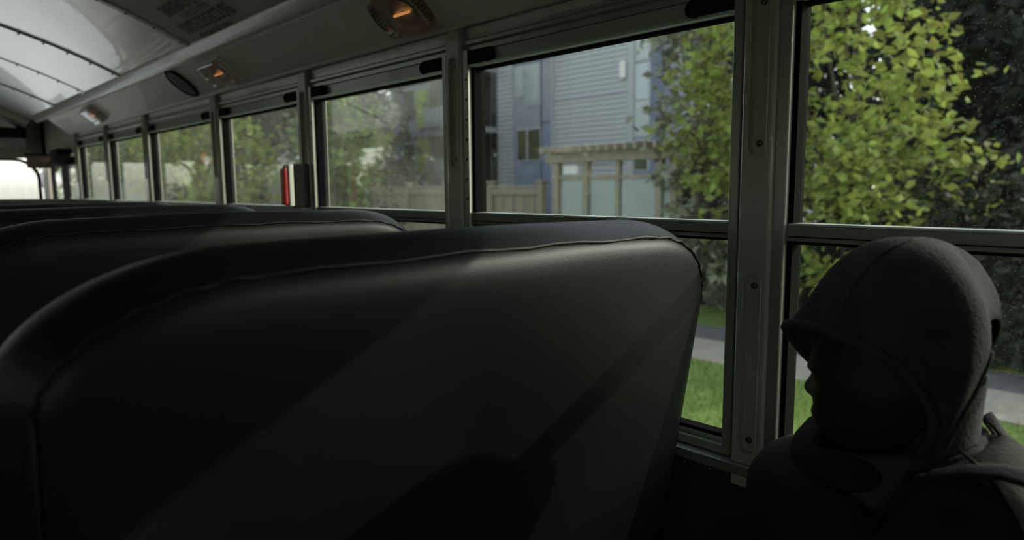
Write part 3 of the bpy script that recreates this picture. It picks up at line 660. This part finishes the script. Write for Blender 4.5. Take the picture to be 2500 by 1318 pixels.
for i in range(26000):
    x = rg.uniform(3.45, 7.38) if i % 5 else rg.uniform(9.4, 10.7); y = rg.uniform(0, 13); h = rg.uniform(.03, .09); a = rg.uniform(0, 6.28); w = .006
    dx, dy = math.cos(a)*w, math.sin(a)*w; b = len(gv)
    gv += [(x-dx, y-dy, GZ-.01), (x+dx, y+dy, GZ-.01), (x+rg.gauss(0, .02), y+rg.gauss(0, .02), GZ+h)]; gf.append((b, b+1, b+2))
g = MB(); g.v, g.f = gv, gf
def raw(mb, name, m, parent=None):
    me = bpy.data.meshes.new(name); me.from_pydata(mb.v, [], mb.f); me.materials.append(M[m]); o = bpy.data.objects.new(name, me); COL.objects.link(o); o.parent = parent; return o
go = raw(g, 'grass', 'blade'); go['kind'] = 'stuff'; go['label'] = 'short green grass on the roadside lawn'; go['category'] = 'grass'
# ------------------------------------------------------------------ trees
def leaf_quad(mb, p, s, rnd, droop=.3):
    d = Vector((rnd.gauss(0, 1), rnd.gauss(0, 1), rnd.gauss(0, .6)-droop)).normalized()
    u = d.orthogonal().normalized(); u.rotate(Matrix.Rotation(rnd.uniform(0, 6.28), 3, d)); n_ = d.cross(u)
    b = len(mb.v); p = Vector(p)
    mb.v += [tuple(p), tuple(p+d*s*.45+u*s*.30+n_*s*.06), tuple(p+d*s), tuple(p+d*s*.45-u*s*.30+n_*s*.06)]
    mb.f += [(b, b+1, b+2), (b, b+2, b+3)]
def tree(name, label, cat, base, blobs, n, size, leaf, trunk=.09, group=None, singles=0, clump=.28, seed=1, per=22, facing=None):
    rnd = random.Random(seed); base = Vector(base)
    r = tag(empty(name, base), label, cat, group)
    top = Vector(blobs[0][0])
    tk = MB().tube([base, base.lerp(top, .35)+Vector((.06, .05, 0)), base.lerp(top, .7)+Vector((-.05, .03, 0)), top], [trunk, trunk*.8, trunk*.55, trunk*.25], 8)
    for c, rad in blobs:
        for j in range(4):
            e = Vector(c)+Vector((rnd.uniform(-.8, .8)*rad[0], rnd.uniform(-.8, .8)*rad[1], rnd.uniform(-.4, .7)*rad[2]))
            s0 = base.lerp(top, rnd.uniform(.3, .8)); tk.tube([s0, s0.lerp(e, .5)+Vector((0, 0, .15)), e], [trunk*.4, trunk*.25, trunk*.08], 5)
    place(tk.build('trunk', 'bark', r, smooth=True), r)
    fo = MB(); tot = sum(b[1][0]*b[1][1] for b in blobs); cand = []
    for c, rad in blobs:
        k = int(n*rad[0]*rad[1]/tot)
        for q in range(max(1, k//per)):
            d = Vector((rnd.gauss(0, 1), rnd.gauss(0, 1), rnd.gauss(0, 1))).normalized()*rnd.uniform(.45, 1)**.6
            cc = Vector(c)+Vector((d.x*rad[0], d.y*rad[1], d.z*rad[2]))
            for j in range(per):
                p = cc+Vector((rnd.gauss(0, clump), rnd.gauss(0, clump), rnd.gauss(0, clump*.55)))
                if p.z < GZ+.02: continue
                if singles: cand.append((p, size*rnd.uniform(.7, 1.3)))
                else: leaf_quad(fo, p, size*rnd.uniform(.7, 1.3), rnd)
    if singles:
        cand.sort(key=lambda q: (q[0]-Vector((.12, 0, 1.16))).length - 2*q[1])
        shared = []
        for i in range(6):
            mb = MB(); leaf_quad(mb, (0, 0, 0), 1, rnd); me = bpy.data.meshes.new('leaf'); me.from_pydata(mb.v, [], mb.f); me.materials.append(M[leaf]); shared.append(me)
        for i, (p, s_) in enumerate(cand):
            if i < singles:
                o = bpy.data.objects.new('leaf', shared[i % 6]); COL.objects.link(o); o.parent = r; o.location = p-base; o.scale = (s_,)*3; o.rotation_euler = (rnd.uniform(-.6, .6), rnd.uniform(-.6, .6), rnd.uniform(0, 6.28))
            else: leaf_quad(fo, p, s_, rnd)
    f = raw(fo, 'foliage', leaf, r); place(f, r); f['kind'] = 'stuff'
    return r
def conifer(label, x, y, h, w, leaf='leafd', seed=1, n=2600, group='dark conifers beyond the path'):
    rnd = random.Random(seed); base = Vector((x, y, GZ)); r = tag(empty('conifer', base), label, 'tree', group)
    place(MB().tube([base, base+Vector((.05, 0, h*.5)), base+Vector((0, 0, h))], [.16, .1, .02], 8).build('trunk', 'bark', r, smooth=True), r)
    fo = MB()
    for i in range(n):
        t_ = rnd.random()**.75; rr = w*(1-t_)**.8*math.sqrt(rnd.uniform(.05, 1)); a = rnd.uniform(0, 6.283)
        p = base+Vector((rr*math.cos(a), rr*math.sin(a), .3+t_*(h-.3)-.25*rr)); leaf_quad(fo, p, rnd.uniform(.22, .42), rnd, .5)
    f = raw(fo, 'foliage', leaf, r); place(f, r); f['kind'] = 'stuff'; return r
tree('maple_tree', 'bright yellow-green maple outside the window above the hooded child', 'tree', (10.6, 3.9, GZ),
     [((10.5, 3.9, 2.6), (1.3, 1.5, 2.0)), ((10.3, 3.7, .9), (1.2, 1.5, 1.4)), ((10.4, 4.2, 4.2), (1.0, 1.1, 1.2)), ((10.0, 3.2, 1.3), (.8, .7, .8))], 4200, .17, 'leafy', .09, None, 300, .24, 11)
tree('maple_tree', 'yellow-green maple branches at the right edge of the middle window', 'tree', (9.9, 6.0, GZ),
     [((9.8, 5.85, 2.15), (.65, .5, .75)), ((9.8, 5.6, 1.0), (.4, .35, .7)), ((9.9, 5.7, 3.2), (.6, .5, .7))], 1100, .16, 'leafy', .05, None, 0, .2, 12)
tree('laurel_shrub', 'tall grey-green laurel shrub beside the timber gate', 'shrub', (10.9, 6.5, GZ),
     [((10.8, 6.35, 1.0), (.8, .75, 1.1)), ((10.6, 6.1, -.1), (.8, .9, .8)), ((11.0, 6.7, 2.5), (.7, .75, 1.2)), ((11.1, 6.9, 4.0), (.8, .8, .9))], 2600, .20, 'leafg', .07, None, 120, .2, 13)
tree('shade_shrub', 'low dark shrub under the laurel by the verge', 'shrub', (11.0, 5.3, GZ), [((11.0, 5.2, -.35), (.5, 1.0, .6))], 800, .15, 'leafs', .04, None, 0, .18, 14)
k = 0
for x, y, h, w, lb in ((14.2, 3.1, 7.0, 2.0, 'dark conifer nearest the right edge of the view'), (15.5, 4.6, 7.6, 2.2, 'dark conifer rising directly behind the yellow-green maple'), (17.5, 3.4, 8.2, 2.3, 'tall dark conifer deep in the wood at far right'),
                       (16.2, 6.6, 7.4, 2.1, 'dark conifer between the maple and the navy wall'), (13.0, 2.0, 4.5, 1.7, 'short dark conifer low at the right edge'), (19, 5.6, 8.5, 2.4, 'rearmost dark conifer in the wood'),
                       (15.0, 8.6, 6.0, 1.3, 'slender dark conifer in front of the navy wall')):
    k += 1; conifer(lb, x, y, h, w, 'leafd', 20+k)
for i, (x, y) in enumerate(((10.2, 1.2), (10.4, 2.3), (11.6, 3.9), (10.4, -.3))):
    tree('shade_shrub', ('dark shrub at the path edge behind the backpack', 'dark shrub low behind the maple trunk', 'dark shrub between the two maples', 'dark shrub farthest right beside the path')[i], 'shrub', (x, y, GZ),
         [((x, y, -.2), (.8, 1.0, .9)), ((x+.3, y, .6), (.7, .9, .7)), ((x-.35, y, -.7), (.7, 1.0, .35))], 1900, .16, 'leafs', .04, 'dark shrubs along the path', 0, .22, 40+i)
for i, (x, y, h) in enumerate(((-17, -7, 9), (-16, -3.6, 10), (-17, -.4, 9.5), (-16, 2.6, 10), (-17, 5.6, 9), (-16.5, 8.6, 9))):
    conifer(('shading conifer added across the road behind the bus', 'second shading conifer added across the road', 'third shading conifer added across the road', 'fourth shading conifer added across the road', 'fifth shading conifer added across the road', 'last shading conifer added across the road')[i], x, y, h, 2.6, 'leafd', 80+i, 2600, 'shading conifers added across the road')  # unseen trees added to cut the daylight through the left windows
for i, (x, y) in enumerate(((27, 4), (28, -1), (29, -6), (29, -11), (30, -16), (30, -22))):
    conifer(('distant conifer closing the wood behind the short conifer', 'distant conifer one place behind the hood', 'distant conifer level with the back seats', 'distant conifer well behind the bus', 'distant conifer far behind the bus', 'last distant conifer behind the bus')[i], x, y, 10 - .4*i, 3.6, 'leafd', 140+i, 2600, 'distant conifers of the wood')
# trees seen through the forward windows
for i, (x, y, z, rr, rz, lf, lb) in enumerate((
        (10.5, 18.6, 2.0, 1.3, 2.2, 'leafm', 'green and ochre tree left of the blue apartment trim'), (12.0, 20.8, 3.0, 1.8, 2.6, 'leafg', 'pale grey-green tree behind the ochre tree'), (11.4, 16.2, .5, .7, 1.0, 'leafs', 'dark round shrub at the end of the fence'),
        (8.2, 20.5, 1.8, 1.3, 1.9, 'leafy', 'bright lime tree behind the black alarm box'), (9.5, 29.0, 3.2, 2.0, 1.9, 'leafy', 'bright lime tree above the orange sign'), (12.5, 27, 3.5, 2.0, 3.2, 'leafd', 'dark tree behind the lime trees'),
        (11.5, 36, 3.5, 2.4, 3.4, 'leafg', 'grey tree in the third window from the front'), (10.0, 46, 3.5, 2.6, 3.6, 'leafm', 'distant green tree in the second window from the front'))):
    tree('roadside_tree', lb, 'tree', (x, y, GZ), [((x, y, z), (rr, rr, rz)), ((x-.3, y+.4, z-rz*.5), (rr*.8, rr*.8, rz*.7))], 1300, .28 if rr > 1 else .18, lf, .1, 'roadside trees ahead', 0, .35, 60+i)
for i, (x, y, r_, lb) in enumerate(((17.5, 31, 3.6, 'broad grey-green tree closing the view past the apartment block'), (16.5, 28.8, 2.6, 'grey-green tree just left of the blue trim'), (17, 39, 4.2, 'large dull green tree behind the grey haze band'), (17.5, 49, 5, 'big dull green tree farther along the grey haze band'), (17, 62, 6, 'far wide green tree at the end of the grey haze band'))):
    tree('broad_tree', lb, 'tree', (x, y, GZ), [((x, y, 2.8), (r_, r_, 3.6)), ((x-.5, y+1, 5), (r_*.8, r_*.8, 3))], 2600, .55 + .04*r_, 'leafb', .18, 'broad trees behind the garden wall', 0, .7, 100+i)
for i, (x, y, r_) in enumerate(((-19, 13, 3.4), (-20, 20, 4), (-20, 28, 4.5), (-20, 38, 5.5), (-20, 52, 7))):
    tree('broad_tree', ('broad shading tree added across the road beyond the conifers', 'second broad shading tree added across the road', 'third broad shading tree added across the road', 'fourth broad shading tree added across the road', 'farthest broad shading tree added across the road')[i], 'tree', (x, y, GZ), [((x, y, 3.0), (r_, r_, 3.8)), ((x, y, .6), (r_, r_, 1.6))], 1800, .8, 'leafb', .18, 'broad shading trees added across the road', 0, .7, 120+i)  # unseen trees added to darken the reflections in the right-hand panes
# ------------------------------------------------------------------ fence, gate, haze wall, sign
fe = tag(empty('board_fence', (10.72, 13, GZ)), 'weathered wooden board fence with cap rail left of the timber gate', 'fence')
for y in [10.32+1.65*i for i in range(5)]:
    place(MB().box(10.66, 10.80, y-.07, y+.07, GZ, 1.22).build('fence_post', 'wood', fe, .008), fe)
    place(MB().box(10.63, 10.83, y-.10, y+.10, 1.22, 1.27).build('post_cap', 'wood', fe, .01), fe)
for i in range(4):
    a, b = 10.39+1.65*i, 11.90+1.65*i
    place(MB().box(10.65, 10.81, a, b, 1.12, 1.16).build('cap_rail', 'wood2', fe, .004), fe)
    place(MB().box(10.68, 10.73, a, b, .96, 1.10).build('top_rail', 'wood', fe, .004), fe)
    place(MB().box(10.68, 10.73, a, b, -.80, -.66).build('bottom_rail', 'wood', fe, .004), fe)
    for j in range(9):
        y = a+.01+j*.1665
        place(MB().box(10.735-.012*(j % 2), 10.76-.012*(j % 2), y, y+.148, GZ+.05, 1.10).build('fence_board', 'wood', fe, .004), fe)
pg = tag(empty('timber_gate', (10.8, 8.5, GZ)), 'timber pergola gate with frosted panels and rafters', 'gate')
for y in (9.85, 9.05, 7.30, 6.98): place(MB().box(10.65, 10.79, y-.07, y+.07, GZ, 1.75).build('gate_post', 'wood2', pg, .008), pg)
for y in (8.25,): place(MB().box(10.67, 10.77, y-.05, y+.05, GZ, 1.75).build('gate_post', 'wood2', pg, .008), pg)
place(MB().box(10.60, 10.66, 6.75, 10.10, 1.62, 1.80).build('beam', 'wood2', pg, .01), pg)
place(MB().box(10.80, 10.86, 6.75, 10.10, 1.62, 1.80).build('beam', 'wood2', pg, .01), pg)
for i in range(15):
    y = 6.9+.215*i
    place(MB().box(10.25, 11.25, y-.03, y+.03, 1.80, 1.92).build('rafter', 'wood2', pg, .012), pg)
for a, b in ((9.12, 9.78), (8.30, 8.98), (7.37, 8.20)):
    place(MB().box(10.69, 10.75, a, b, 1.27, 1.35).build('gate_rail', 'wood2', pg, .005), pg)
    place(MB().box(10.69, 10.75, a, b, GZ+.1, GZ+.25).build('gate_rail', 'wood2', pg, .005), pg)
    place(MB().box(10.71, 10.73, a+.03, b-.03, GZ+.25, 1.25).build('frosted_panel', 'frost', pg), pg)
place(MB().box(10.71, 10.73, 7.05, 7.25, GZ+.2, 1.25).build('frosted_panel', 'frost', pg), pg)
place(MB().box(10.66, 10.69, 9.25, 9.65, 1.38, 1.56).build('notice_board', 'signw', pg, .004), pg)
wl_ = tag(MB().box(13.2, 13.4, 18.5, 70, GZ, 1.55).build('haze_wall', 'outgrey', None, .01), 'long grey band added for the glass haze behind the roadside trees ahead', 'wall')  # wall shape added to draw the pale haze band of the panes
sg = tag(empty('road_sign', (8.1, 22.6, GZ)), 'round orange and white roadside sign on a pole', 'sign')
place(MB().tube([(8.1, 22.6, GZ), (8.1, 22.6, 2.3)], .035, 8).build('sign_pole', 'pole', sg, smooth=True), sg)
place(MB().lathe([(.001, 0), (.18, 0), (.18, .015), (.001, .015)], (8.1, 22.55, 2.12), (-.3, -1, 0), 20).build('sign_plate', 'signo', sg), sg)
place(MB().lathe([(.001, .016), (.11, .016), (.11, .02), (.001, .02)], (8.1, 22.55, 2.09), (-.3, -1, 0), 20).build('sign_centre', 'signw', sg), sg)
sh = tag(empty('reflection_shape', (12.6, 25, GZ)), 'pale gabled shape added for a glass reflection beyond the lime tree', 'shed')  # pale shape added in place of a reflection on the glass
place(MB().box(11.6, 13.1, 23.6, 26, GZ, 1.6).build('reflection_base', 'outgrey', sh), sh)
place(MB().sweep([(11.4, 1.55), (12.35, 2.6), (13.3, 1.55), (13.2, 1.5), (12.35, 2.42), (11.5, 1.5)], 23.4, 26.2).build('reflection_gable', 'signw', sh), sh)
cr_ = tag(empty('outside_mirror', (1.35, 6.6, 1.2)), 'round convex crossover mirror outside the front corner', 'mirror')
place(MB().lathe([(.001, -.03), (.07, -.02), (.09, 0), (.07, .02), (.001, .03)], (1.30, 7.1, 1.24), (0, -1, .2), 18).build('mirror_head', 'carw', cr_, smooth=True), cr_)
place(MB().tube([(1.1, 6.53, .60), (1.12, 6.62, .72), (1.26, 7.0, .95), (1.30, 7.12, 1.22)], .015).build('mirror_arm', 'black', cr_, smooth=True), cr_)
# ------------------------------------------------------------------ apartment block
BX = 23.12
ab = tag(empty('apartment_block', (BX, 22, GZ)), 'grey and blue apartment block behind the fence', 'building')
def A(name, m, y0, y1, z0, z1, x0=0, x1=.3, par=ab, bevel=0):
    o = MB().box(BX+x0, BX+x1, y0, y1, z0+1.16, z1+1.16).build(name, m, par, bevel)
    return place(o, ab) if par is ab else o
A('core_wall', 'panelg', 13.0, 34.6, -2.2, 9.0, .9, 8)
A('roof_slab', 'wframe', 12.8, 34.9, 9.0, 9.3, -.3, 8.2)
bd = {}
def boards(y0, y1, z0, z1, h=.21):
    nb = int((z1-z0)/h)
    for i in range(nb):
        key = (round(y1-y0, 2), h)
        if key not in bd:
            bd[key] = MB().quad_add([(0, 0, 0), (0, y1-y0, 0), (.05, y1-y0, h), (.05, 0, h), (.2, 0, 0), (.2, y1-y0, 0), (.2, y1-y0, h), (.2, 0, h)], [(0, 1, 2, 3), (7, 6, 5, 4), (0, 4, 5, 1), (3, 2, 6, 7), (0, 3, 7, 4), (1, 5, 6, 2)]).build('siding_board', 'siding', ab)
            o = bd[key]
        else:
            o = bd[key].copy(); COL.objects.link(o)
        o.location = (-.0, y0-22, z0+1.16-GZ+i*h)
A('backing', 'siding', 17.28, 21.7, -2.1, 9, .1, .9); boards(17.28, 21.7, -2.1, 8.9)
for z in (.9, 3.75, 6.6): A('floor_joint', 'panelg', 17.26, 21.72, z, z+.06, -.015, .1)
A('corner_trim', 'siding', 17.18, 17.5, -2.1, 9, -.03, .2); A('corner_trim', 'siding', 21.66, 21.78, -2.1, 9, -.03, .2)
A('backing', 'siding', 24.35, 25.45, -2.1, 9, .1, .9); boards(24.35, 25.45, -2.1, 8.9)
A('wall_lamp', 'signw', 17.55, 17.85, 4.3, 5.0, -.12, -.02, bevel=.03)
def bwin(y0, y1, z0, z1, m='bglass', x=.06):
    f = A('window', 'wframe', y0-.06, y1+.06, z0-.06, z1+.06, x-.05, x+.1)
    A('pane', m, y0, y1, z0, z1, x-.075, x-.04, f)
    return f
# panel column with two windows
A('facade_panel', 'panelg', 21.78, 24.35, 2.9, 9, .06, .9); A('facade_panel', 'panelb', 21.78, 24.35, -2.1, 2.86, .06, .9)
A('facade_panel', 'panelg', 22.5, 24.33, 2.66, 3.6, .03, .1); A('facade_panel', 'panelb', 22.45, 24.33, -.9, 1.05, .03, .1)
A('panel_reveal', 'navy', 22.42, 22.46, -2, 9, .02, .07); A('panel_reveal', 'navy', 21.78, 24.35, 5.72, 5.95, .0, .07)
bwin(22.55, 23.45, 3.70, 5.46, 'bblind'); bwin(23.55, 24.1, 4.2, 5.46, 'bblind'); bwin(22.5, 23.3, 1.2, 2.6); bwin(23.42, 24.0, 1.2, 2.6); bwin(22.5, 24.1, 6.6, 8.2)
# balconies
A('recess', 'darkin', 25.45, 29.0, -2.1, 9, .7, .9)
for z in (-.1, 2.85, 5.75):
    A('balcony_slab', 'panelg', 25.5, 29.2, z-.25, z, -1.0, .8)
    for y in (25.55, 26.65, 27.75): A('balcony_glass', 'balg', y, y+1.02, z+.1, z+1.15, -.98, -.95)
    A('hand_rail', 'wframe', 25.5, 28.9, z+1.15, z+1.22, -1.0, -.93)
# right window column and navy wing
A('facade_panel', 'panelb', 16.45, 17.2, -2.1, 9, .1, .9)
for z0, z1, m in ((4.95, 6.4, 'bblind'), (3.4, 4.75, 'balg'), (1.95, 3.3, 'bblind'), (.6, 1.75, 'bglass')): bwin(16.52, 17.12, z0, z1, m, .1)
A('navy_wing', 'navy', 12.0, 16.45, -2.1, 10, 1.2, 6)
for z in (1.5, 4.4): A('navy_joint', 'darkin', 12.0, 16.4, z, z+.08, 1.17, 1.2)
# blue-trimmed end bay
A('facade_panel', 'panelg', 29.2, 34.4, -2.1, 9, .15, .9)
A('blue_trim', 'blue', 33.85, 34.45, -2.1, 9, -.2, .3); A('blue_band', 'panelb', 29.2, 33.9, 2.75, 3.15, -.05, .2); A('blue_band', 'panelb', 29.2, 33.9, 5.75, 6.3, -.05, .2); A('blue_band', 'blue', 29.2, 33.9, -.15, .45, -.05, .2)
for z0, z1 in ((3.25, 5.3), (.6, 2.65), (6.4, 8.2)): A('lime_panel', 'lime', 31.25, 32.2, z0, z1, -.02, .2)
for z0, z1 in ((4.2, 5.4), (1.2, 2.4)): bwin(32.5, 33.6, z0, z1, 'bglass', .1)
for z0, z1 in ((3.3, 5.7), (.5, 2.7)): bwin(29.5, 31.0, z0, z1, 'bglass', .1)
for z in (3.2, .45): A('balcony_glass', 'balg', 29.4, 31.1, z, z+1.0, -.3, -.27)
